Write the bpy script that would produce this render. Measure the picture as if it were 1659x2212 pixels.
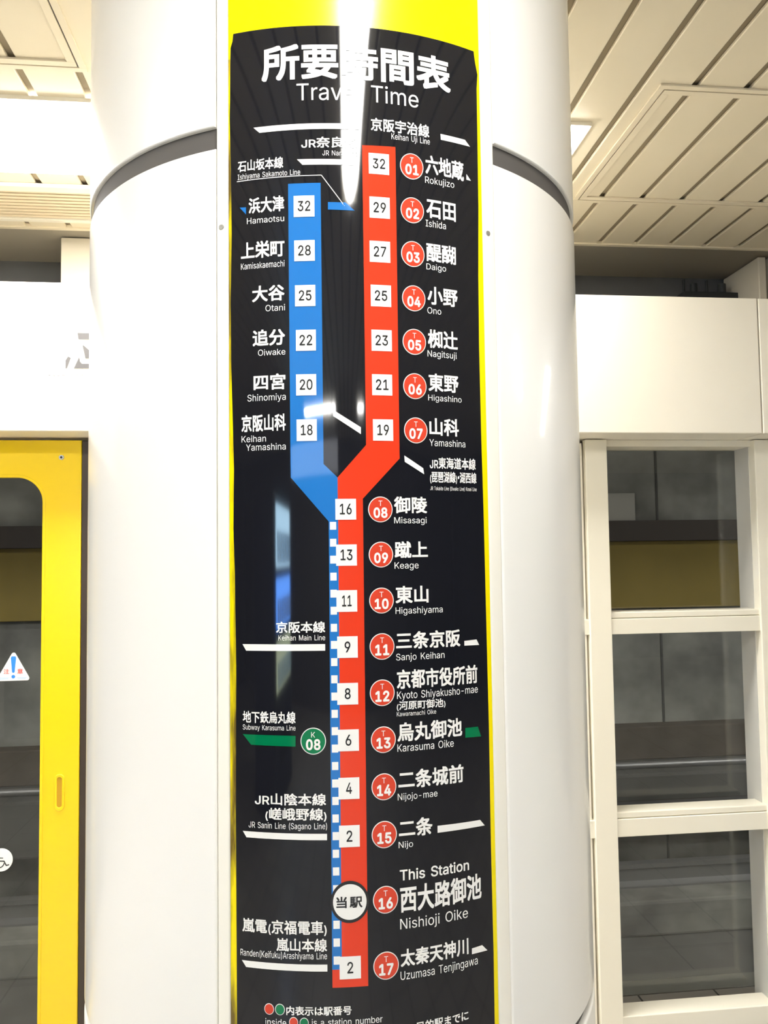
import bpy, bmesh, math, random
from math import sin, cos, radians, pi
from mathutils import Vector, Matrix
from mathutils.geometry import delaunay_2d_cdt

random.seed(7)
S = bpy.context.scene
COL = S.collection
for o in list(bpy.data.objects):
    bpy.data.objects.remove(o)

# ------------------------------------------------------------------ camera
YAW, PITCH, ROLL, EYE = 0.1076, 0.0552, -0.0136, 1.6
fw = Vector((sin(YAW) * cos(PITCH), cos(YAW) * cos(PITCH), sin(PITCH)))
rt = Vector((cos(YAW), -sin(YAW), 0))
up = rt.cross(fw)
rt, up = cos(ROLL) * rt + sin(ROLL) * up, -sin(ROLL) * rt + cos(ROLL) * up
cam = bpy.data.objects.new('camera', bpy.data.cameras.new('camera'))
COL.objects.link(cam)
m = Matrix((rt, up, -fw)).transposed().to_4x4()
m.translation = (0, 0, EYE)
cam.matrix_world = m
cam.data.sensor_fit = 'VERTICAL'
cam.data.sensor_height = 36.0
cam.data.lens = 1700.0 / 2212.0 * 36.0
cam.data.clip_start = 0.05
S.camera = cam

# ------------------------------------------------------------------ world, exposure
world = bpy.data.worlds.new('station_world')
S.world = world
world.use_nodes = True
world.node_tree.nodes['Background'].inputs[0].default_value = (0.9, 0.95, 1, 1)
world.node_tree.nodes['Background'].inputs[1].default_value = 0.05
S.view_settings.view_transform = 'Standard'
S.view_settings.look = 'None'
S.view_settings.exposure = -0.31
S.view_settings.gamma = 1.0
S.view_settings.use_curve_mapping = False
S.cycles.use_denoising = True
S.cycles.max_bounces = 10
S.cycles.diffuse_bounces = 6
S.cycles.transparent_max_bounces = 16

LAMP_FRONT = 75.0      # ceiling lamp in front of the column, and the added side lamps
LAMP_ROW = 38.0        # lamp row along the platform edge
LAMP_REAR = 150.0       # lamps behind the viewer
LAMP_COL = (1.0, 0.98, 0.935)

# ------------------------------------------------------------------ materials
def mat(name, col, rough=0.5, metal=0.0, coat=0.0, emit=None, strength=0.0, spec=0.5, var=0.0, vscale=6.0, bump=0.0, bscale=200.0, coat_rough=0.05):
    M = bpy.data.materials.new(name)
    M.use_nodes = True
    nt = M.node_tree
    b = nt.nodes['Principled BSDF']
    b.inputs['Base Color'].default_value = (*col, 1)
    b.inputs['Roughness'].default_value = rough
    b.inputs['Metallic'].default_value = metal
    b.inputs['Coat Weight'].default_value = coat
    b.inputs['Coat Roughness'].default_value = coat_rough
    b.inputs['Specular IOR Level'].default_value = spec
    if emit:
        b.inputs['Emission Color'].default_value = (*emit, 1)
        b.inputs['Emission Strength'].default_value = strength
    if var > 0 or bump > 0:
        tc = nt.nodes.new('ShaderNodeTexCoord')
    if var > 0:
        n = nt.nodes.new('ShaderNodeTexNoise')
        n.inputs['Scale'].default_value = vscale
        n.inputs['Detail'].default_value = 6
        r = nt.nodes.new('ShaderNodeMapRange')
        r.inputs['From Min'].default_value = 0.3
        r.inputs['From Max'].default_value = 0.7
        r.inputs['To Min'].default_value = 1 - var
        r.inputs['To Max'].default_value = 1 + var
        mx = nt.nodes.new('ShaderNodeVectorMath')
        mx.operation = 'SCALE'
        mx.inputs[0].default_value = col
        nt.links.new(tc.outputs['Object'], n.inputs['Vector'])
        nt.links.new(n.outputs['Fac'], r.inputs['Value'])
        nt.links.new(r.outputs['Result'], mx.inputs['Scale'])
        nt.links.new(mx.outputs['Vector'], b.inputs['Base Color'])
    if bump > 0:
        n2 = nt.nodes.new('ShaderNodeTexNoise')
        n2.inputs['Scale'].default_value = bscale
        bp = nt.nodes.new('ShaderNodeBump')
        bp.inputs['Strength'].default_value = bump
        bp.inputs['Distance'].default_value = 0.001
        nt.links.new(tc.outputs['Object'], n2.inputs['Vector'])
        nt.links.new(n2.outputs['Fac'], bp.inputs['Height'])
        nt.links.new(bp.outputs['Normal'], b.inputs['Normal'])
    return M

M_white = mat('white_enamel_steel', (0.87, 0.855, 0.815), 0.32, coat=0.5, coat_rough=0.06, var=0.01, vscale=2.0)
M_trim = mat('cream_trim_metal', (0.86, 0.83, 0.74), 0.3)
M_core = mat('grey_joint', (0.085, 0.077, 0.072), 0.7)
M_film = mat('black_sign_film', (0.0085, 0.009, 0.0125), 0.055, spec=0.5)
M_print_white = mat('white_print', (0.84, 0.83, 0.80), 0.045)
M_print_red = mat('red_print', (0.72, 0.046, 0.015), 0.045)
M_print_badge = mat('badge_red_print', (0.64, 0.058, 0.027), 0.045)
M_print_blue = mat('blue_print', (0.016, 0.165, 0.50), 0.045)
M_print_green = mat('green_print', (0.0, 0.17, 0.06), 0.045)
M_print_black = mat('black_print', (0.02, 0.02, 0.022), 0.045)
M_screw = mat('screw_steel', (0.5, 0.5, 0.48), 0.35, metal=0.8)
M_dark = mat('dark_slot', (0.02, 0.02, 0.02), 0.8)
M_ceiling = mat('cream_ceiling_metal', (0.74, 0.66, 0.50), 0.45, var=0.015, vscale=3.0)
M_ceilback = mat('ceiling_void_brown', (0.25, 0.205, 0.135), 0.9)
M_header = mat('cream_header_enamel', (0.84, 0.79, 0.675), 0.4)
M_frame = mat('cream_frame_metal', (0.87, 0.825, 0.70), 0.35, coat=0.2)
M_yellow = mat('yellow_door_enamel', (0.86, 0.60, 0.004), 0.28, coat=0.3)
M_rubber = mat('dark_brown_rubber', (0.045, 0.032, 0.022), 0.4)
M_jamb = mat('grey_jamb', (0.52, 0.51, 0.47), 0.5)
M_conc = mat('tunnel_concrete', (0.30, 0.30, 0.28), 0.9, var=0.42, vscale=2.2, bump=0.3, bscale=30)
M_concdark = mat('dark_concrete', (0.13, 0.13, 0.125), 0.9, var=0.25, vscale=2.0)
M_band = mat('olive_wall_band', (0.30, 0.22, 0.045), 0.6, var=0.06, vscale=3)
M_bandtop = mat('dark_band_rail', (0.09, 0.075, 0.068), 0.7)
M_plinth = mat('brown_plinth', (0.13, 0.11, 0.09), 0.8, var=0.15)
M_steel = mat('rail_steel', (0.32, 0.32, 0.33), 0.4, metal=0.6)
M_iron = mat('black_iron', (0.02, 0.022, 0.022), 0.6)
M_wall = mat('platform_wall_grey', (0.13, 0.127, 0.125), 0.7, var=0.05)
M_soffit = mat('track_soffit_shaded_cream', (0.27, 0.24, 0.19), 0.7)  # ceiling cream darkened: the shade over the track is in the colour
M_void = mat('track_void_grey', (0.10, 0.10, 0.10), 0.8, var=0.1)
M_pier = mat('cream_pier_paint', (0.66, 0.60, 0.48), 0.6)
M_sticker = mat('white_sticker', (0.86, 0.86, 0.83), 0.3)
M_sblue = mat('blue_sticker_print', (0.04, 0.24, 0.72), 0.3)
M_spink = mat('red_sticker_print', (0.75, 0.16, 0.15), 0.3)
M_sink = mat('dark_sticker_print', (0.05, 0.05, 0.05), 0.3)
M_greytext = mat('grey_header_print', (0.12, 0.115, 0.115), 0.4)
M_lamp_front = mat('front_lamp_diffuser', (0.9, 0.9, 0.9), 0.5, emit=LAMP_COL, strength=LAMP_FRONT)
M_lamp_row = mat('row_lamp_diffuser', (0.9, 0.9, 0.9), 0.5, emit=LAMP_COL, strength=LAMP_ROW)
M_lamp_rear = mat('rear_lamp_diffuser', (0.9, 0.9, 0.9), 0.5, emit=LAMP_COL, strength=LAMP_REAR)
M_vend = mat('vending_body_navy', (0.03, 0.035, 0.06), 0.4)
M_vlits = [mat('vending_lit_panel', (0.3, 0.4, 0.5), 0.5, emit=c, strength=k) for c, k in (((0.50, 0.78, 1.0), 24.0), ((0.10, 0.32, 1.0), 30.0), ((0.55, 0.62, 0.40), 14.0))]
M_can = mat('can_print', (0.35, 0.45, 0.55), 0.3, emit=(0.35, 0.5, 0.6), strength=3.0)
M_sign_lit = mat('hanging_sign_face', (0.6, 0.6, 0.6), 0.5, emit=(0.9, 0.92, 1.0), strength=3.2)

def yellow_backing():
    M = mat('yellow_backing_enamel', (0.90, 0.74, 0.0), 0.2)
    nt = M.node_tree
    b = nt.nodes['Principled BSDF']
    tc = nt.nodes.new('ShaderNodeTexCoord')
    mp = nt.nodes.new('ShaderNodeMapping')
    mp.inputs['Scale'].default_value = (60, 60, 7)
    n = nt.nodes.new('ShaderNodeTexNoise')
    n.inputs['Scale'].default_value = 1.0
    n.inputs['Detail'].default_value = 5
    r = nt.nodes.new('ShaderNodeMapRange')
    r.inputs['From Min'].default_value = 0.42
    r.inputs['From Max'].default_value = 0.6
    # brown mottling sits only below the film's upper edge, on the left margin
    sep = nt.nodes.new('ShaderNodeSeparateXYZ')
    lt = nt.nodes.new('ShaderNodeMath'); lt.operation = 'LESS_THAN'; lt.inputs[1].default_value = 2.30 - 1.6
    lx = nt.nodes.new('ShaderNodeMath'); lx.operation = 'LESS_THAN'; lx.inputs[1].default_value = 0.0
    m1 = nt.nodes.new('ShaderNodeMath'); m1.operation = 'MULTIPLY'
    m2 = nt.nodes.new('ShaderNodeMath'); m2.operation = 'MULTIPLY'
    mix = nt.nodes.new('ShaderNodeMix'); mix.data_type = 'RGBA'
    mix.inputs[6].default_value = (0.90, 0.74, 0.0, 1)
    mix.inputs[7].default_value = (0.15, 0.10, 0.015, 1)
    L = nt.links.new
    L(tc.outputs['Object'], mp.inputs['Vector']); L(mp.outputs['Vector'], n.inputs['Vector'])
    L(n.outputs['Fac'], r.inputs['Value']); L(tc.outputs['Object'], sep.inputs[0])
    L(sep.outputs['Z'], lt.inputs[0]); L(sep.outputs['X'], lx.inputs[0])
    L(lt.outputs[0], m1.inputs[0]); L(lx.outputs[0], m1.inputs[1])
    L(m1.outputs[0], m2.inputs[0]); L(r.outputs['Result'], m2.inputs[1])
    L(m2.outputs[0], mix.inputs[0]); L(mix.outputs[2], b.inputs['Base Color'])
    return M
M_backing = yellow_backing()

def glass_mat():
    M = bpy.data.materials.new('tinted_glass')
    M.use_nodes = True
    nt = M.node_tree
    nt.nodes.clear()
    out = nt.nodes.new('ShaderNodeOutputMaterial')
    tr = nt.nodes.new('ShaderNodeBsdfTransparent'); tr.inputs[0].default_value = (0.90, 0.91, 0.90, 1)
    gl = nt.nodes.new('ShaderNodeBsdfGlossy'); gl.inputs['Roughness'].default_value = 0.01
    gl.inputs[0].default_value = (0.9, 0.9, 0.9, 1)
    fr = nt.nodes.new('ShaderNodeFresnel'); fr.inputs[0].default_value = 1.45
    mx = nt.nodes.new('ShaderNodeMixShader')
    nt.links.new(fr.outputs[0], mx.inputs[0]); nt.links.new(tr.outputs[0], mx.inputs[1])
    nt.links.new(gl.outputs[0], mx.inputs[2]); nt.links.new(mx.outputs[0], out.inputs[0])
    return M
M_glass = glass_mat()

def floor_mat():
    M = mat('grey_floor_tiles', (0.42, 0.40, 0.36), 0.35)
    nt = M.node_tree
    b = nt.nodes['Principled BSDF']
    tc = nt.nodes.new('ShaderNodeTexCoord')
    br = nt.nodes.new('ShaderNodeTexBrick')
    br.offset = 0.0
    br.inputs['Scale'].default_value = 1.0
    br.inputs['Brick Width'].default_value = 0.305
    br.inputs['Row Height'].default_value = 0.305
    br.inputs['Mortar Size'].default_value = 0.004
    br.inputs['Color1'].default_value = (0.40, 0.38, 0.345, 1)
    br.inputs['Color2'].default_value = (0.46, 0.44, 0.40, 1)
    br.inputs['Mortar'].default_value = (0.06, 0.06, 0.06, 1)
    nt.links.new(tc.outputs['Object'], br.inputs['Vector'])
    nt.links.new(br.outputs['Color'], b.inputs['Base Color'])
    return M
M_floor = floor_mat()

# ------------------------------------------------------------------ object helpers
def tag(o, label=None, cat=None, group=None, kind=None):
    if label: o['label'] = label
    if cat: o['category'] = cat
    if group: o['group'] = group
    if kind: o['kind'] = kind
    return o

def wloc(o):
    v = Vector(o.location)
    while o.parent:
        o = o.parent
        v += Vector(o.location)
    return v

def thing(name, loc, label, cat, group=None, kind=None):
    o = bpy.data.objects.new(name, None)
    o.empty_display_size = 0.1
    o.location = loc
    COL.objects.link(o)
    return tag(o, label, cat, group, kind)

def link(name, me, material, parent=None, loc=None):
    """me holds world coordinates; shift them to the object's own origin"""
    if parent is not None and loc is None:
        org = wloc(parent)
        local = Vector((0, 0, 0))
    else:
        org = Vector(loc) if loc is not None else Vector((0, 0, 0))
        local = org
    me.transform(Matrix.Translation(-org))
    o = bpy.data.objects.new(name, me)
    if parent is not None:
        o.parent = parent
        local = org - wloc(parent)
    o.location = local
    if material: me.materials.append(material)
    COL.objects.link(o)
    return o

class MB:
    """collects shapes into one mesh (world coordinates)"""
    def __init__(self):
        self.bm = bmesh.new()
    def box(self, x0, x1, y0, y1, z0, z1, bev=0.0, seg=2):
        r = bmesh.ops.create_cube(self.bm, size=1.0)
        vs = r['verts']
        for v in vs:
            v.co = Vector((x0 + (v.co.x + .5) * (x1 - x0), y0 + (v.co.y + .5) * (y1 - y0), z0 + (v.co.z + .5) * (z1 - z0)))
        if bev > 0:
            es = list({e for v in vs for e in v.link_edges})
            bmesh.ops.bevel(self.bm, geom=es, offset=bev, segments=seg, affect='EDGES', profile=0.5)
        return self
    def tube(self, p, q, r, n=16, r2=None):
        p, q = Vector(p), Vector(q)
        d = (q - p).normalized()
        a = d.orthogonal().normalized(); b = d.cross(a)
        r2 = r if r2 is None else r2
        A = [self.bm.verts.new(p + (a * cos(2 * pi * i / n) + b * sin(2 * pi * i / n)) * r) for i in range(n)]
        B = [self.bm.verts.new(q + (a * cos(2 * pi * i / n) + b * sin(2 * pi * i / n)) * r2) for i in range(n)]
        for i in range(n):
            j = (i + 1) % n
            self.bm.faces.new((A[i], A[j], B[j], B[i]))
        self.bm.faces.new(A[::-1]); self.bm.faces.new(B)
        return self
    def prism(self, pts, y0, y1):
        """outline in x,z given depth in y"""
        A = [self.bm.verts.new((x, y0, z)) for x, z in pts]
        B = [self.bm.verts.new((x, y1, z)) for x, z in pts]
        n = len(pts)
        self.bm.faces.new(A); self.bm.faces.new(B[::-1])
        for i in range(n):
            j = (i + 1) % n
            self.bm.faces.new((A[j], A[i], B[i], B[j]))
        return self
    def mesh(self, name, smooth=False):
        bmesh.ops.recalc_face_normals(self.bm, faces=self.bm.faces)
        me = bpy.data.meshes.new(name)
        self.bm.to_mesh(me); self.bm.free()
        if smooth:
            for p in me.polygons: p.use_smooth = True
            me.set_sharp_from_angle(angle=radians(35))
        return me
    def build(self, name, material, parent=None, smooth=False, loc=None):
        return link(name, self.mesh(name, smooth), material, parent, loc)

def struct(name, mb, material, loc=None, smooth=False, parent=None):
    o = mb.build(name, material, parent, smooth, loc)
    if parent is None: o['kind'] = 'structure'
    return o

# ------------------------------------------------------------------ flat outlines -> triangles
def fill_loops(loops):
    """triangulated fill of closed 2D outlines with holes"""
    V, E = [], []
    for lp in loops:
        b = len(V); n = len(lp)
        V += [Vector(p) for p in lp]
        E += [(b + i, b + (i + 1) % n) for i in range(n)]
    vs, _, fs, _, _, _ = delaunay_2d_cdt(V, E, [], 0, 1e-7)
    vs = [(v.x, v.y) for v in vs]
    keep = []
    for f in fs:
        cx = sum(vs[i][0] for i in f) / len(f); cy = sum(vs[i][1] for i in f) / len(f)
        w = 0
        for lp in loops:
            for (xa, ya), (xb, yb) in zip(lp, lp[1:] + lp[:1]):
                if (ya <= cy) != (yb <= cy):
                    if xa + (cy - ya) / (yb - ya) * (xb - xa) > cx:
                        w += 1 if yb > ya else -1
        if w: keep.append(tuple(f))
    return vs, keep

def curve_tris(cu):
    o = bpy.data.objects.new('outline', cu)
    COL.objects.link(o)
    dg = bpy.context.evaluated_depsgraph_get()
    dg.update()
    me = bpy.data.meshes.new_from_object(o.evaluated_get(dg))
    vs = [(v.co.x, v.co.y) for v in me.vertices]
    fs = [tuple(p.vertices) for p in me.polygons]
    bpy.data.objects.remove(o)
    bpy.data.curves.remove(cu)
    bpy.data.meshes.remove(me)
    return vs, fs

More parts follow.
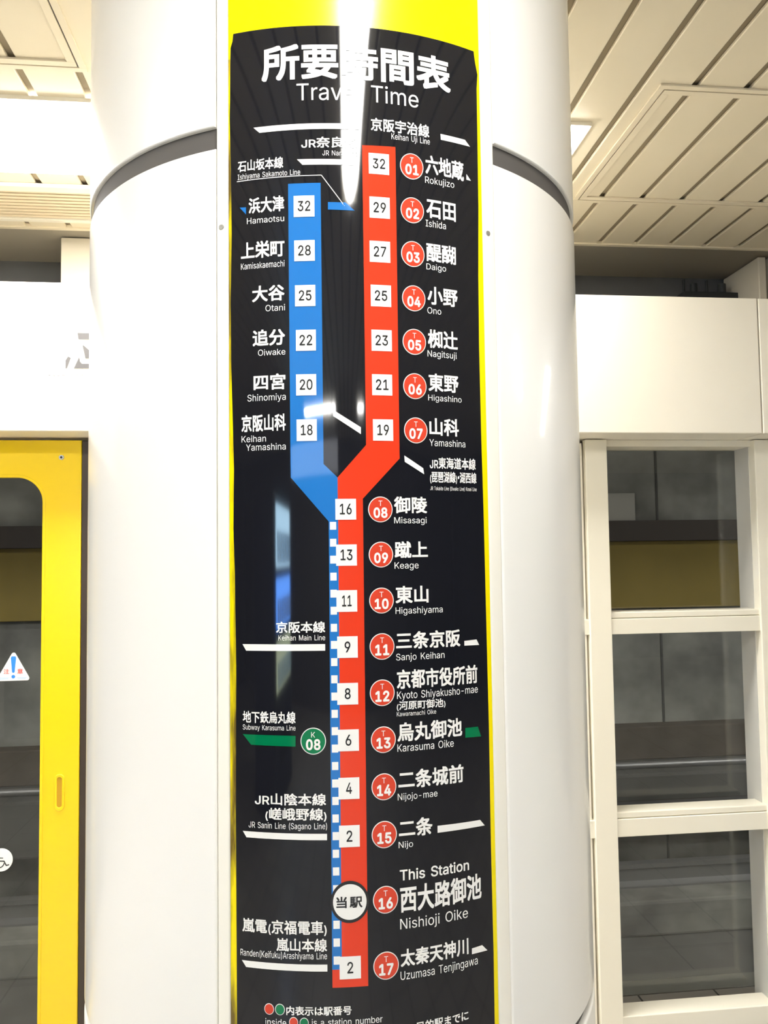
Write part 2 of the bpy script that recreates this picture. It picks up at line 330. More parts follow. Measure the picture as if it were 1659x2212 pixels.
GLYPHS = """(273|89,207 92,264 101,324 114,384 132,441 153,494 177,539 236,539 212,485 191,428 174,370 161,313 154,258 151,207 154,161 160,115 172,67 188,16 209,-38 236,-96 177,-96 139,-21 111,55 95,131
)273|37,-96 64,-37 86,18 102,69 113,116 120,162 122,207 119,258 112,313 99,370 82,428 62,485 37,539 97,539 121,494 142,441 159,384 173,323 181,264 184,207 178,130 161,53 134,-22 97,-96
-453|337,244 337,188 114,188 114,244
0453|227,-7 174,1 130,24 95,62 69,113 53,178 48,254 53,330 69,395 95,447 130,484 174,508 227,516 279,508 323,484 358,447 384,395 400,330 405,254 400,178 384,113 359,62 323,24 279,1|227,50 261,56 290,74 313,103 330,144 340,194 344,254 340,314 330,365 313,405 290,435 261,453 227,460 192,453 163,435 140,405 123,365 113,314 109,254 113,194 123,144 140,103 163,74 192,56
1453|76,0 76,55 391,55 391,0|276,509 276,0 212,0 212,448 209,448 86,358 86,427 198,509
2453|64,0 64,47 234,229 282,282 299,305 311,327 318,348 320,371 317,397 308,419 293,436 273,449 250,457 224,460 196,457 172,447 153,433 139,413 130,390 127,362 66,362 71,405 86,442 111,473 143,496 182,511 225,516 268,511 306,497 337,474 361,445 376,411 381,372 378,345 371,318 357,290 336,259 267,180 153,60 153,57 389,57 389,0
3453|218,-7 173,-3 133,10 98,30 70,57 52,91 44,132 109,132 115,107 126,87 144,71 165,59 191,52 219,50 248,53 275,61 297,74 315,93 325,116 329,145 326,172 316,196 299,217 275,234 242,244 201,248 157,248 157,299 288,448 288,452 70,452 70,509 372,509 372,461 211,278 211,289 264,288 308,276 344,253 371,222 387,186 393,145 387,103 370,66 344,36 309,12 266,-2
4453|40,105 40,158 247,509 311,509 109,166 109,163 413,163 413,105|282,0 282,121 282,146 282,318 343,318 343,0
5453|221,-7 178,-2 140,11 108,32 83,60 66,93 60,130 122,130 127,108 138,89 154,73 173,60 196,52 221,50 250,53 276,64 298,82 314,104 324,131 328,162 324,193 314,221 297,244 275,262 248,273 218,277 192,275 167,268 145,258 128,246 67,253 96,509 366,509 366,452 151,452 134,301 136,301 155,315 178,325 203,331 229,334 263,330 294,321 321,306 345,285 364,260 379,231 388,199 391,163 385,117 369,76 343,41 309,15 268,-1
6453|226,-7 182,-1 142,15 109,40 84,74 69,115 64,162 68,199 80,239 102,285 137,340 252,509 322,509 151,261 145,261 154,275 165,288 179,299 196,307 214,312 235,314 278,309 316,295 346,271 370,240 384,201 389,157 384,112 368,73 343,39 310,14 271,-2|226,48 254,52 279,63 299,79 314,101 324,128 327,157 324,187 314,213 299,235 279,251 254,262 226,265 198,262 174,252 153,235 138,214 128,188 125,158 128,128 138,102 153,79 174,63 198,52
7453|97,0 323,448 323,452 62,452 62,509 391,509 391,449 165,0
8453|226,-7 178,-2 136,11 101,33 74,62 57,96 52,135 55,166 65,195 81,220 101,241 125,256 153,265 153,267 119,282 93,308 76,342 70,380 75,417 90,450 114,477 146,498 184,511 226,516 269,511 306,498 337,477 361,450 377,417 382,380 376,342 359,308 333,282 300,267 300,265 327,256 351,241 372,220 387,195 397,166 401,135 395,96 378,62 352,33 317,11 275,-2|226,49 258,52 285,60 307,74 323,91 333,113 337,139 333,165 322,189 305,208 283,223 256,232 226,235 196,232 169,223 147,208 130,189 119,165 115,139 119,113 129,91 145,74 167,60 195,52|226,290 252,292 274,300 293,313 307,330 316,351 319,376 316,399 308,420 294,437 275,449 252,457 226,460 200,457 177,449 159,437 145,420 136,399 133,376 136,351 145,330 159,313 178,300 201,292
9453|226,516 271,510 310,494 343,468 368,434 384,393 389,347 385,309 373,270 350,224 315,168 200,0 130,0 301,248 307,248 299,234 287,221 273,210 257,202 238,196 218,195 175,199 137,214 106,237 83,269 68,307 64,352 69,397 85,436 110,469 143,494 182,510|226,460 199,457 174,446 154,429 138,407 129,381 125,352 129,322 138,295 154,274 174,257 199,247 226,243 254,247 279,257 299,273 314,295 324,321 327,350 324,381 314,407 299,429 279,446 254,457
A480|16,0 201,509 276,509 463,0 395,0 287,302 264,372 232,478 245,478 213,371 191,302 85,0|110,142 110,199 370,199 370,142
B456|60,0 60,509 241,509 289,504 329,491 359,469 381,442 394,410 398,374 395,344 387,320 373,301 356,286 336,275 315,267 315,262 339,257 363,245 385,227 402,203 414,173 418,136 413,100 400,67 377,39 344,18 301,4 247,0|125,57 245,57 296,63 330,80 349,105 355,137 352,161 342,184 327,203 306,218 279,228 248,231 125,231|125,285 238,285 265,288 288,296 308,309 323,326 333,348 336,372 330,403 313,429 283,446 240,452 125,452
D502|219,0 96,0 96,57 215,57 272,63 318,81 354,110 379,149 394,198 399,255 394,312 379,361 354,399 320,428 275,446 221,452 93,452 93,509 225,509 294,501 353,478 399,441 433,391 455,329 462,255 455,181 433,119 398,68 351,31 291,8|125,509 125,0 60,0 60,509
H517|60,0 60,509 125,509 125,289 392,289 392,509 457,509 457,0 392,0 392,232 125,232 125,0
I300|31,0 31,57 118,57 118,452 31,452 31,509 269,509 269,452 183,452 183,57 269,57 269,0
J396|185,-7 124,3 75,33 44,81 33,145 33,173 98,173 98,145 104,104 122,74 149,56 185,50 220,56 248,74 266,104 272,145 272,509 336,509 336,145 326,81 294,33 246,3
K467|104,145 104,216 139,261 174,303 212,344 364,509 448,509 231,276 228,276|60,0 60,509 125,509 125,334 124,225 125,193 125,0|372,0 188,259 228,309 449,0
L393|60,0 60,509 125,509 125,57 361,57 361,0
M628|60,0 60,509 152,509 277,187 287,159 299,123 311,84 322,49 307,49 318,83 330,121 342,158 352,187 476,509 568,509 568,0 504,0 504,291 504,327 505,369 506,413 507,457 513,457 498,409 482,363 467,322 456,291 342,0 286,0 170,291 159,321 145,361 129,408 112,457 119,457 120,416 121,372 122,328 122,291 122,0
N523|60,0 60,509 136,509 343,183 363,151 388,107 414,55 405,54 401,108 399,157 399,195 399,509 463,509 463,0 387,0 202,290 177,331 148,381 108,452 119,454 122,384 124,328 125,291 125,0
O533|267,-7 205,1 150,25 105,63 70,115 48,179 40,254 48,329 70,393 105,445 150,484 205,508 267,516 329,508 384,484 429,445 464,393 486,329 493,254 486,179 464,115 429,63 384,25 329,1|267,53 310,59 349,76 383,105 408,144 425,194 430,254 425,314 408,365 383,404 349,433 310,450 267,456 223,450 184,433 151,404 125,364 109,314 103,254 109,194 125,144 151,105 184,76 223,59
R449|60,0 60,509 236,509 290,504 333,489 367,465 390,433 405,395 409,352 405,309 390,271 367,240 333,217 289,203 236,198 96,198 96,255 234,255 269,258 298,267 319,281 334,300 342,324 345,352 342,380 334,405 319,425 298,440 269,449 233,452 125,452 125,0|353,0 230,229 303,229 428,0
S447|224,-9 172,-4 128,9 91,31 64,60 46,96 38,137 104,137 110,110 123,88 142,71 166,59 194,52 224,49 257,52 286,60 311,74 329,92 341,114 346,139 342,161 332,179 316,193 296,205 245,222 184,239 128,260 86,289 60,326 52,372 58,413 75,448 102,476 138,498 180,511 227,516 275,511 316,498 351,476 377,449 394,415 401,378 337,378 326,412 302,437 267,453 225,459 194,456 167,448 145,435 129,418 118,398 115,376 119,352 131,334 148,319 169,308 212,293 264,279 312,264 336,252 359,238 379,220 395,198 405,171 408,139 403,99 386,64 360,34 323,11 278,-4
T449|32,452 32,509 417,509 417,452 257,452 257,0 193,0 193,452
U517|259,-8 203,-2 154,15 114,43 85,80 66,124 60,173 60,509 124,509 124,178 128,144 141,113 160,87 187,68 220,56 259,52 298,56 331,68 357,87 377,113 389,144 393,178 393,509 457,509 457,173 451,124 433,80 403,43 363,15 315,-2
Y472|203,0 203,208 16,509 91,509 192,344 222,292 250,230 224,230 251,293 280,344 381,509 455,509 268,208 268,0
a389|160,-9 126,-5 94,5 68,22 48,45 35,73 30,108 34,138 43,161 58,179 78,193 100,203 125,211 178,220 234,227 252,230 265,235 273,243 276,255 276,257 273,279 267,297 256,311 240,322 220,329 196,331 171,329 149,322 132,313 118,301 107,288 100,274 41,291 57,322 79,346 104,364 133,375 163,382 194,384 239,379 263,372 286,360 306,343 322,320 333,290 337,251 337,0 277,0 277,52 272,52 252,25 236,12 215,1 190,-6|170,45 202,49 228,59 248,74 263,93 272,115 276,138 276,190 259,182 231,176 200,171 175,168 134,159 117,150 103,139 95,124 92,105 94,87 102,72 114,61 130,52 149,47
b424|229,-8 198,-5 172,4 153,17 138,31 118,59 112,59 112,0 53,0 53,509 114,509 114,319 118,319 137,346 152,360 171,373 197,381 229,384 274,378 313,361 345,332 370,293 385,245 390,189 385,133 370,84 346,45 313,16 274,-2|220,47 253,51 279,66 301,88 316,117 325,151 328,189 325,227 316,261 301,290 280,311 253,325 220,330 188,325 161,312 140,291 125,263 116,229 113,189 116,150 125,115 140,86 162,65 188,51
c396|207,-8 159,-2 117,16 82,46 56,85 40,133 34,187 40,243 56,291 82,330 117,360 159,378 207,384 234,383 260,377 284,368 305,356 324,341 340,322 353,301 362,277 303,262 290,289 270,311 242,325 207,330 173,325 145,310 124,287 108,258 99,224 96,187 99,151 108,117 124,89 145,66 173,51 207,46 243,52 271,66 292,89 304,117 363,102 354,78 341,56 325,37 306,21 285,9 261,-1 235,-6
d424|195,-8 151,-2 111,16 79,45 55,84 39,133 34,189 39,245 55,293 79,332 112,361 151,378 196,384 228,381 253,373 272,360 287,346 306,319 311,319 311,509 372,509 372,0 313,0 313,59 307,59 287,31 272,17 252,4 227,-5|205,47 236,51 263,65 284,86 299,115 309,150 312,189 309,229 300,263 284,291 263,312 237,325 205,330 172,325 145,311 124,290 108,261 99,227 96,189 99,151 109,117 124,88 145,66 172,51
e404|212,-8 161,-2 117,16 82,46 56,85 40,132 34,187 39,242 55,290 81,329 115,359 157,378 205,384 236,382 266,374 294,361 319,341 341,315 357,282 368,242 371,194 371,169 75,169 75,221 338,221 310,202 307,237 298,269 283,294 263,314 237,326 205,330 173,326 146,313 125,294 109,270 99,241 96,211 96,178 100,139 110,106 128,80 151,61 179,50 212,46 234,48 254,53 271,61 285,73 297,88 306,105 365,91 353,63 335,39 311,19 283,4 249,-5
f254|228,379 228,327 6,327 6,379|81,0 81,432 84,461 96,486 113,505 135,519 161,527 187,530 222,527 243,521 227,468 215,472 195,474 171,470 154,460 145,443 142,419 142,0
g425|207,-151 168,-148 134,-140 105,-127 82,-110 64,-91 51,-69 101,-41 122,-66 136,-78 154,-88 178,-95 207,-97 249,-92 282,-75 304,-47 311,-6 311,68 306,68 287,41 272,28 252,16 227,8 195,5 152,10 113,27 80,53 55,90 39,136 34,191 39,246 55,293 80,332 112,361 152,378 196,384 228,382 253,373 273,360 288,346 308,319 313,319 313,379 372,379 372,-9 367,-54 350,-90 324,-117 291,-136 251,-147|205,59 237,63 264,75 285,95 300,121 309,154 312,193 309,231 300,264 285,291 264,312 237,325 205,330 172,325 145,312 124,290 109,262 99,229 96,193 99,155 109,123 124,96 145,76 172,63
h410|114,227 114,0 53,0 53,509 114,509 114,287 102,287 124,332 152,362 187,379 227,384 264,380 295,369 321,349 341,321 353,285 357,240 357,0 296,0 296,235 290,275 273,304 246,323 210,329 184,326 161,317 141,303 126,283 117,257
i167|53,0 53,379 114,379 114,0|84,443 67,446 54,455 44,468 41,483 44,499 54,512 67,521 84,524 100,521 114,512 123,499 126,483 123,468 114,455 100,446
j167|53,379 114,379 114,-30 111,-63 102,-90 86,-113 65,-129 37,-139 4,-143 -10,-143 -10,-87 2,-87 25,-83 40,-72 50,-54 53,-29|83,443 67,446 53,455 44,468 41,483 44,499 53,512 67,521 83,524 100,521 114,512 123,499 126,483 123,468 114,455 100,446
k381|110,137 110,212 121,212 284,379 360,379 184,199 177,199|53,0 53,509 114,509 114,0|294,0 148,186 191,229 372,0
l189|139,-2 101,3 74,20 58,47 53,84 53,509 114,509 114,99 115,77 120,62 130,54 146,52 160,53 170,54 181,3 162,-1
m610|53,0 53,379 112,379 112,295 108,295 118,323 132,346 151,363 172,376 195,384 219,386 257,380 287,361 309,331 321,295 312,295 322,321 337,343 357,361 381,375 407,383 437,386 468,383 497,372 522,354 541,328 553,296 557,255 557,0 496,0 496,254 490,289 473,313 447,326 419,330 395,328 374,320 358,307 345,290 338,270 335,247 335,0 274,0 274,260 269,288 253,311 229,326 199,330 178,328 158,320 140,307 126,289 117,266 114,238 114,0
n410|114,227 114,0 53,0 53,379 112,379 112,287 102,287 124,332 152,362 187,379 227,384 264,380 295,369 321,349 341,321 353,285 357,240 357,0 296,0 296,235 290,275 273,304 246,323 210,329 184,326 161,317 141,303 126,283 117,257
o415|207,-8 159,-2 117,16 82,46 56,85 40,133 34,187 40,243 56,291 82,330 117,360 159,378 207,384 256,378 299,360 333,330 359,291 376,243 381,187 376,133 359,85 333,46 299,16 256,-2|207,46 242,51 270,66 292,89 307,117 316,151 319,187 316,224 307,258 292,287 270,310 242,325 207,330 173,325 145,310 124,287 108,258 99,224 96,187 99,151 108,117 124,89 145,66 173,51
r259|53,0 53,379 112,379 112,321 115,321 130,347 152,367 181,380 213,385 229,384 243,384 243,322 230,324 207,326 182,323 159,315 140,301 126,284 117,262 114,237 114,0
s365|182,-8 145,-5 112,3 84,18 62,38 45,63 36,94 94,107 105,79 124,60 150,49 181,45 217,50 244,62 262,81 268,103 265,121 254,136 237,147 212,155 149,170 104,186 72,208 53,237 47,274 51,305 65,332 87,354 115,370 149,381 187,384 223,381 254,372 279,358 299,339 314,316 324,290 268,277 258,298 243,316 219,328 187,333 156,329 131,317 114,299 109,277 112,258 124,243 144,232 172,223 229,209 275,194 306,171 325,142 331,107 326,75 312,47 290,24 260,6 223,-5
t227|204,379 204,327 6,327 6,379|65,471 126,471 126,98 128,76 136,61 150,53 170,50 185,51 202,54 213,2 192,-3 168,-4 125,2 92,21 72,52 65,93
u410|182,-5 146,-1 115,11 89,31 69,59 57,95 53,139 53,379 114,379 114,144 119,105 137,75 164,56 200,50 226,53 249,62 268,77 283,97 293,122 296,153 296,379 357,379 357,0 298,0 298,92 307,92 286,47 257,17 222,0
v389|163,0 17,379 84,379 165,155 187,87 206,21 184,21 203,87 224,155 305,379 371,379 226,0
w567|138,0 23,379 87,379 133,214 154,137 175,41 165,41 186,135 206,214 252,379 316,379 362,214 382,136 402,41 391,41 413,135 434,214 480,379 545,379 429,0 368,0 319,172 305,225 291,280 277,338 291,338 277,280 263,225 248,172 199,0
y389|47,-139 61,-86 71,-87 88,-90 104,-89 118,-84 130,-74 141,-58 151,-36 163,-1 17,379 84,379 165,155 187,87 206,21 184,21 202,87 224,155 305,379 371,379 204,-58 191,-85 177,-107 159,-124 139,-136 117,-143 91,-145 65,-143
z380|42,0 42,46 254,320 254,323 48,323 48,379 333,379 333,331 126,60 126,56 339,56 339,0"""

LATIN = {}
for line in GLYPHS.split('\n'):
    parts = line.split('|')
    LATIN[parts[0][0]] = (int(parts[0][1:]) / 1000, [[tuple(int(c) / 1000 for c in q.split(',')) for q in p.split()] for p in parts[1:]])
_cache = {}
def glyph(ch):
    if ch not in _cache:
        if ch in LATIN:
            adv, loops = LATIN[ch]
            _cache[ch] = (adv, *fill_loops(loops), True)
        else:
            cu = bpy.data.curves.new('glyph', 'FONT')
            cu.body = ch; cu.size = 1.0
            vs, fs = curve_tris(cu)
            adv = 1.0
            if ch == '・':
                adv = 0.4; vs = [(x - 0.3, y) for x, y in vs]
            _cache[ch] = (adv, vs, fs, False)
    return _cache[ch]

def text_mesh(text, bold=0.0, track=0.0):
    """flat lettering, ink box scaled to the unit square; bold = stroke gain in em"""
    mixed = any(ord(c) > 255 for c in text)
    X = 0.0; V = []; F = []
    for ch in text:
        if ch == ' ':
            X += 0.28; continue
        adv, vs, fs, lat = glyph(ch)
        k = 1.3 if (lat and mixed) and ch not in '()' else 1.1 if (lat and mixed) else 1.0
        dy = -0.06 if (lat and mixed) else 0.0
        offs = [(0, 0)]
        if bold > 0:
            if lat: offs = [(bold * cos(i * pi / 4), bold * sin(i * pi / 4)) for i in range(8)]
            else: offs = [(bold * p, bold * q) for p in (-1, 0, 1) for q in (-1, 0, 1) if p or q]
        for n, (ox, oy) in enumerate(offs):
            b = len(V)
            V += [(X + x * k + ox, y * k + dy + oy, n) for x, y in vs]
            F += [tuple(b + i for i in f) for f in fs]
        X += adv * k + track
    x0 = min(v[0] for v in V); x1 = max(v[0] for v in V)
    y0 = min(v[1] for v in V); y1 = max(v[1] for v in V)
    return [((x - x0) / (x1 - x0), (y - y0) / (y1 - y0), n) for x, y, n in V], F

# ------------------------------------------------------------------ the round column
AX, AY, R = 0.07596, 1.50457, 0.45
def onc(a, z, r):
    a = radians(a)
    return Vector((AX + r * sin(a), AY - r * cos(a), z))

def wrap(name, V, F, lift, material, parent, label=None, step=1.0):
    """flat shape given in (angle in degrees, height, layer) laid onto the round face"""
    bm = bmesh.new()
    vv = [bm.verts.new((v[0], v[1], v[2] if len(v) > 2 else 0)) for v in V]
    for f in F:
        try: bm.faces.new([vv[i] for i in f])
        except ValueError: pass
    a0 = min(v[0] for v in V); a1 = max(v[0] for v in V)
    k = math.floor(a0 / step) + 1
    while k * step < a1:
        bmesh.ops.bisect_plane(bm, geom=bm.verts[:] + bm.edges[:] + bm.faces[:], plane_co=(k * step, 0, 0), plane_no=(1, 0, 0), dist=1e-5)
        k += 1
    for f in bm.faces:
        f.normal_update()
        if f.normal.z < 0: f.normal_flip()
    nor = []
    for v in bm.verts:
        a, z, n = v.co
        nor.append((sin(radians(a)), -cos(radians(a)), 0))
        v.co = onc(a, z, R + lift + n * 0.000003)
    me = bpy.data.meshes.new(name)
    bm.to_mesh(me); bm.free()
    for p in me.polygons: p.use_smooth = True
    me.normals_split_custom_set_from_vertices(nor)
    o = link(name, me, material, parent)
    if label: o['label'] = label
    return o

def letter(name, text, box, lift, material, parent, bold=0.0, label=None, track=0.0):
    V, F = text_mesh(text, bold, track)
    a0, a1, z0, z1 = box
    V = [(a0 + x * (a1 - a0), z0 + y * (z1 - z0), n) for x, y, n in V]
    return wrap(name, V, F, lift, material, parent, label)

def poly(name, pts, lift, material, parent, label=None):
    vs, fs = fill_loops([pts])
    return wrap(name, vs, fs, lift, material, parent, label, step=0.75)

def disc_pts(a, z, h, w, n=48):
    w = math.degrees(w / R)
    return [(a + w * cos(2 * pi * i / n), z + h * sin(2 * pi * i / n)) for i in range(n)]

def shell(name, a0, a1, z0, z1, material, parent, bev=0.004, r=R, round_sides=True, lip=0.03, zs=None):
    """curved cladding sheet with rolled edges turned in towards the column"""
    def steps(lo, hi, size, fine):
        out = [lo + fine * t for t in (0, .06, .15, .3, .5, .75, 1.0)]
        n = max(2, int((hi - lo) / size))
        out += [lo + fine + (hi - lo - 2 * fine) * i / n for i in range(1, n)]
        out += [hi - fine * t for t in (1.0, .75, .5, .3, .15, .06, 0)]
        return out
    da = math.degrees(bev / r)
    A = steps(a0, a1, 1.0, da) if round_sides else [a0 + (a1 - a0) * i / 360 for i in range(361)]
    Z = steps(z0, z1, 0.2, bev)
    def drop(d):
        return 0 if d >= bev else bev - math.sqrt(max(0, bev * bev - (bev - d) ** 2))
    bm = bmesh.new()
    G = []
    for z in Z:
        row = []
        for a in A:
            d1 = radians(min(a - a0, a1 - a)) * r if round_sides else 1
            rr = r - max(drop(d1), drop(min(z - z0, z1 - z)))
            row.append(bm.verts.new(onc(a, z, rr)))
        G.append(row)
    # flanges
    low = [bm.verts.new(onc(a, z0, r - lip)) for a in A]
    top = [bm.verts.new(onc(a, z1, r - lip)) for a in A]
    G = [low] + G + [top]
    if round_sides:
        zz = [z0] + Z + [z1]
        for row, z in zip(G, zz):
            row.insert(0, bm.verts.new(onc(a0, z, r - lip)))
            row.append(bm.verts.new(onc(a1, z, r - lip)))
    for i in range(len(G) - 1):
        for j in range(len(G[0]) - 1):
            bm.faces.new((G[i][j], G[i][j + 1], G[i + 1][j + 1], G[i + 1][j]))
    bmesh.ops.remove_doubles(bm, verts=bm.verts, dist=1e-6)
    bmesh.ops.recalc_face_normals(bm, faces=bm.faces)
    me = bpy.data.meshes.new(name)
    bm.to_mesh(me); bm.free()
    for p in me.polygons: p.use_smooth = True
    me.set_sharp_from_angle(angle=radians(50))
    return link(name, me, material, parent)

# ================================================================== SETTING
CZ = 2.87
FZ = -0.10      # platform floor
struct('floor', MB().box(-7, 8, -6.5, 3.0, FZ - 0.12, FZ), M_floor, loc=(1.28, 0, FZ))
# ceiling: metal strips running away from the viewer with open joints between them
mb = MB()
k0 = 0.785
for k in range(-52, 48):
    x0 = k0 + 0.15 * k + 0.010; x1 = x0 + 0.130
    mb.box(x0, x1, -6.4, 3.06, CZ, CZ + 0.011, bev=0.0025, seg=1)
struct('ceiling', mb, M_ceiling, loc=(0, 0, CZ))
struct('ceiling_void', MB().box(-7, 8, -6.5, 3.075, CZ + 0.0115, CZ + 0.06), M_ceilback, loc=(0, 0, CZ))
struct('trim_1', MB().box(-7, 8, 3.055, 3.075, CZ - 0.006, CZ + 0.0112, bev=0.002), M_ceiling, loc=(0, 3.07, CZ))
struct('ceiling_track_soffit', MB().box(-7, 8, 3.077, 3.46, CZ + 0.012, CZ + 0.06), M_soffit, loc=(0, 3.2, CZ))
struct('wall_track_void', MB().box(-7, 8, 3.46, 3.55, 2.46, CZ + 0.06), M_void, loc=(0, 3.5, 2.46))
struct('wall_back', MB().box(-7, 8, -6.6, -6.5, FZ, CZ), M_wall, loc=(0, -6.5, 0))
struct('wall_left', MB().box(-7.1, -7, -6.5, 3.0, FZ, CZ), M_wall, loc=(-7, 0, 0))
struct('wall_right', MB().box(8, 8.1, -6.5, 3.0, FZ, CZ), M_wall, loc=(8, 0, 0))
# piers that carry the ceiling above the screen doors
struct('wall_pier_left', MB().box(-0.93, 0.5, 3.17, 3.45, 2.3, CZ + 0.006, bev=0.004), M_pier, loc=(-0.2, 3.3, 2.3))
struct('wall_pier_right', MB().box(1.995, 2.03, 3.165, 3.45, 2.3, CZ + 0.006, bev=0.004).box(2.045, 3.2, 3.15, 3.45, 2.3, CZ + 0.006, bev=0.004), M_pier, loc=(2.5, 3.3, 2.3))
# tunnel
struct('wall_tunnel', MB().box(-7, 8, 6.3, 6.5, -1.4, 3.3), M_conc, loc=(0, 6.4, -1.4))
mb = MB()
for x in (-5.2, -3.3, -1.4, 0.5, 2.98, 4.9, 6.8):
    mb.box(x - 0.008, x + 0.008, 6.292, 6.3, -0.9, 3.2)
struct('trim_2', mb, M_concdark, loc=(0, 6.3, 0))
struct('wall_tunnel_band', MB().box(-7, 8, 6.24, 6.3, 1.14, 1.69, bev=0.004), M_band, loc=(0, 6.27, 1.14))
struct('trim_3', MB().box(-7, 8, 6.2, 6.3, 1.69, 1.86, bev=0.006), M_bandtop, loc=(0, 6.25, 1.69))
struct('baseboard_tunnel', MB().box(-7, 8, 6.14, 6.3, -0.06, 0.2, bev=0.01), M_plinth, loc=(0, 6.2, 0))
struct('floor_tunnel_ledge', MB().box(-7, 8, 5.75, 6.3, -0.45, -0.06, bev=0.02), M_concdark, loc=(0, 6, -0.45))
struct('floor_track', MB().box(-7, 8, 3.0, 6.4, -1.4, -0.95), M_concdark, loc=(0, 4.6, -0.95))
struct('floor_track_walkway', MB().box(-7, 8, 5.15, 5.76, -0.95, -0.72, bev=0.02), M_conc, loc=(0, 5.4, -0.95))
struct('floor_platform_edge', MB().box(-7, 8, 2.9, 3.12, -1.3, FZ - 0.005, bev=0.01), M_conc, loc=(0, 3, -1.3))
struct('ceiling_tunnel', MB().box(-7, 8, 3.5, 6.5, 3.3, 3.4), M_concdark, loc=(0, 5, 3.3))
struct('wall_screen', MB().box(-0.455, 1.028, 2.765, 2.82, FZ, 2.0), M_header, loc=(0.3, 2.8, 0))

# ================================================================== COLUMN
column = thing('column', (AX, AY, FZ), 'thick round column clad in glossy white metal that carries the black sign', 'column')
core_mb = MB().tube((AX, AY, FZ), (AX, AY, CZ - 0.004), R - 0.03, 180)
core_mb.build('core', M_core, column, smooth=True)
A0, A1 = 28.42, 360 - 24.92
shell('upper_cladding', A0, A1, 2.207, CZ - 0.003, M_white, column, bev=0.003)
shell('joint_band', A0, A1, 2.168, 2.2075, M_core, column, bev=0.001, r=R - 0.006)
shell('joint_band', A0, A1, 0.85, 0.884, M_core, column, bev=0.001, r=R - 0.010)
shell('lower_cladding', A0, A1, 0.878, 2.176, M_white, column)
shell('base_cladding', A0, A1, FZ, 0.858, M_white, column)
def strip(name, a0, a1, z0, z1, material, parent, lift=0.0015):
    return shell(name, a0, a1, z0, z1, material, parent, bev=0.003, r=R + lift, lip=0.025)
for a0, a1, sa, sz in ((-24.62, -22.28, -23.6, 2.06), (25.25, 28.2, 26.45, 2.067)):
    st = strip('trim_strip', a0, a1, FZ, CZ - 0.003, M_trim, column)
    for z in (sz, sz - 1.35):
        c = onc(sa, z, R + 0.0012); n = Vector((sin(radians(sa)), -cos(radians(sa)), 0))
        mbs = MB().tube(c, c + n * 0.0016, 0.0042, 20, 0.0032)
        sc = mbs.build('screw', M_screw, st, smooth=True)
# ================================================================== ROUTE SIGN
sign = thing('travel_time_sign', (AX, AY, EYE), 'tall black travel time sign with blue and red route lines curving round the white column', 'sign')
YL, YR = -22.2, 25.2
def sheet(name, left, right, z0, z1, lift, material, parent, label=None):
    pts = left + right
    vs, fs = fill_loops([pts])
    return wrap(name, vs, fs, lift, material, parent, label, step=0.5)
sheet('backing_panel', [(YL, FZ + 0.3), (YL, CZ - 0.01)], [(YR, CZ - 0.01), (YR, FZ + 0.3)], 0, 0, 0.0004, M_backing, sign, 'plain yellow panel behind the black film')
# black film, cut by hand, edges not quite straight
lft = [(-21.1, 0.90), (-21.05, 1.0), (-21.15, 1.25), (-21.0, 1.45), (-21.2, 1.58), (-21.45, 1.64), (-21.3, 1.72), (-21.75, 1.86), (-21.85, 1.95), (-21.6, 2.05), (-21.75, 2.15), (-21.95, 2.215), (-21.85, 2.24), (-21.8, 2.29), (-21.72, 2.316), (-21.35, 2.325), (-21.2, 2.3355)]
rgt = [(24.0, 2.3355), (24.05, 2.33), (24.3, 2.318), (24.75, 2.302), (24.5, 2.28), (24.45, 2.2), (24.35, 2.1), (24.0, 2.0), (23.85, 1.9), (23.9, 1.78), (24.1, 1.66), (24.2, 1.5), (24.3, 1.35), (24.2, 1.2), (24.3, 1.05), (24.2, 0.90)]
sheet('face_film', lft, rgt, 0, 0, 0.0010, M_film, sign, 'black printed film with hand cut edges')
L1, L2, L3, L4, L5 = 0.0013, 0.0016, 0.0019, 0.0022, 0.0025
poly('route_line', [(-11.2, 2.1115), (-5.5, 2.1115), (-5.44, 1.724), (-3.08, 1.7055), (-3.1, 1.55), (-4.66, 1.6465), (-11.1, 1.7065)][::-1], L1, M_print_blue, sign, 'blue route line')
poly('route_line', [(1.83, 2.166), (7.78, 2.1675), (7.72, 1.7315), (1.2, 1.6767), (1.12, 1.0412), (-4.78, 1.0412), (-4.78, 1.064), (-3.2, 1.064), (-3.08, 1.7055), (1.87, 1.7495)][::-1], L1 + 0.0001, M_print_red, sign, 'red route line')
stripe = poly('route_line', [(-4.66, 1.648), (-3.06, 1.655), (-3.2, 1.064), (-4.8, 1.064)], L1 + 0.00015, M_print_blue, sign, 'narrow blue line with white dashes')
zc = 1.6406
while zc > 1.07:
    poly('white_dash', [(-4.46 - (1.64 - zc) * .15, zc - 0.0052), (-3.4 - (1.64 - zc) * .15, zc - 0.0052), (-3.4 - (1.64 - zc) * .15, zc + 0.0052), (-4.46 - (1.64 - zc) * .15, zc + 0.0052)], L2, M_print_white, stripe)
    zc -= 0.0226
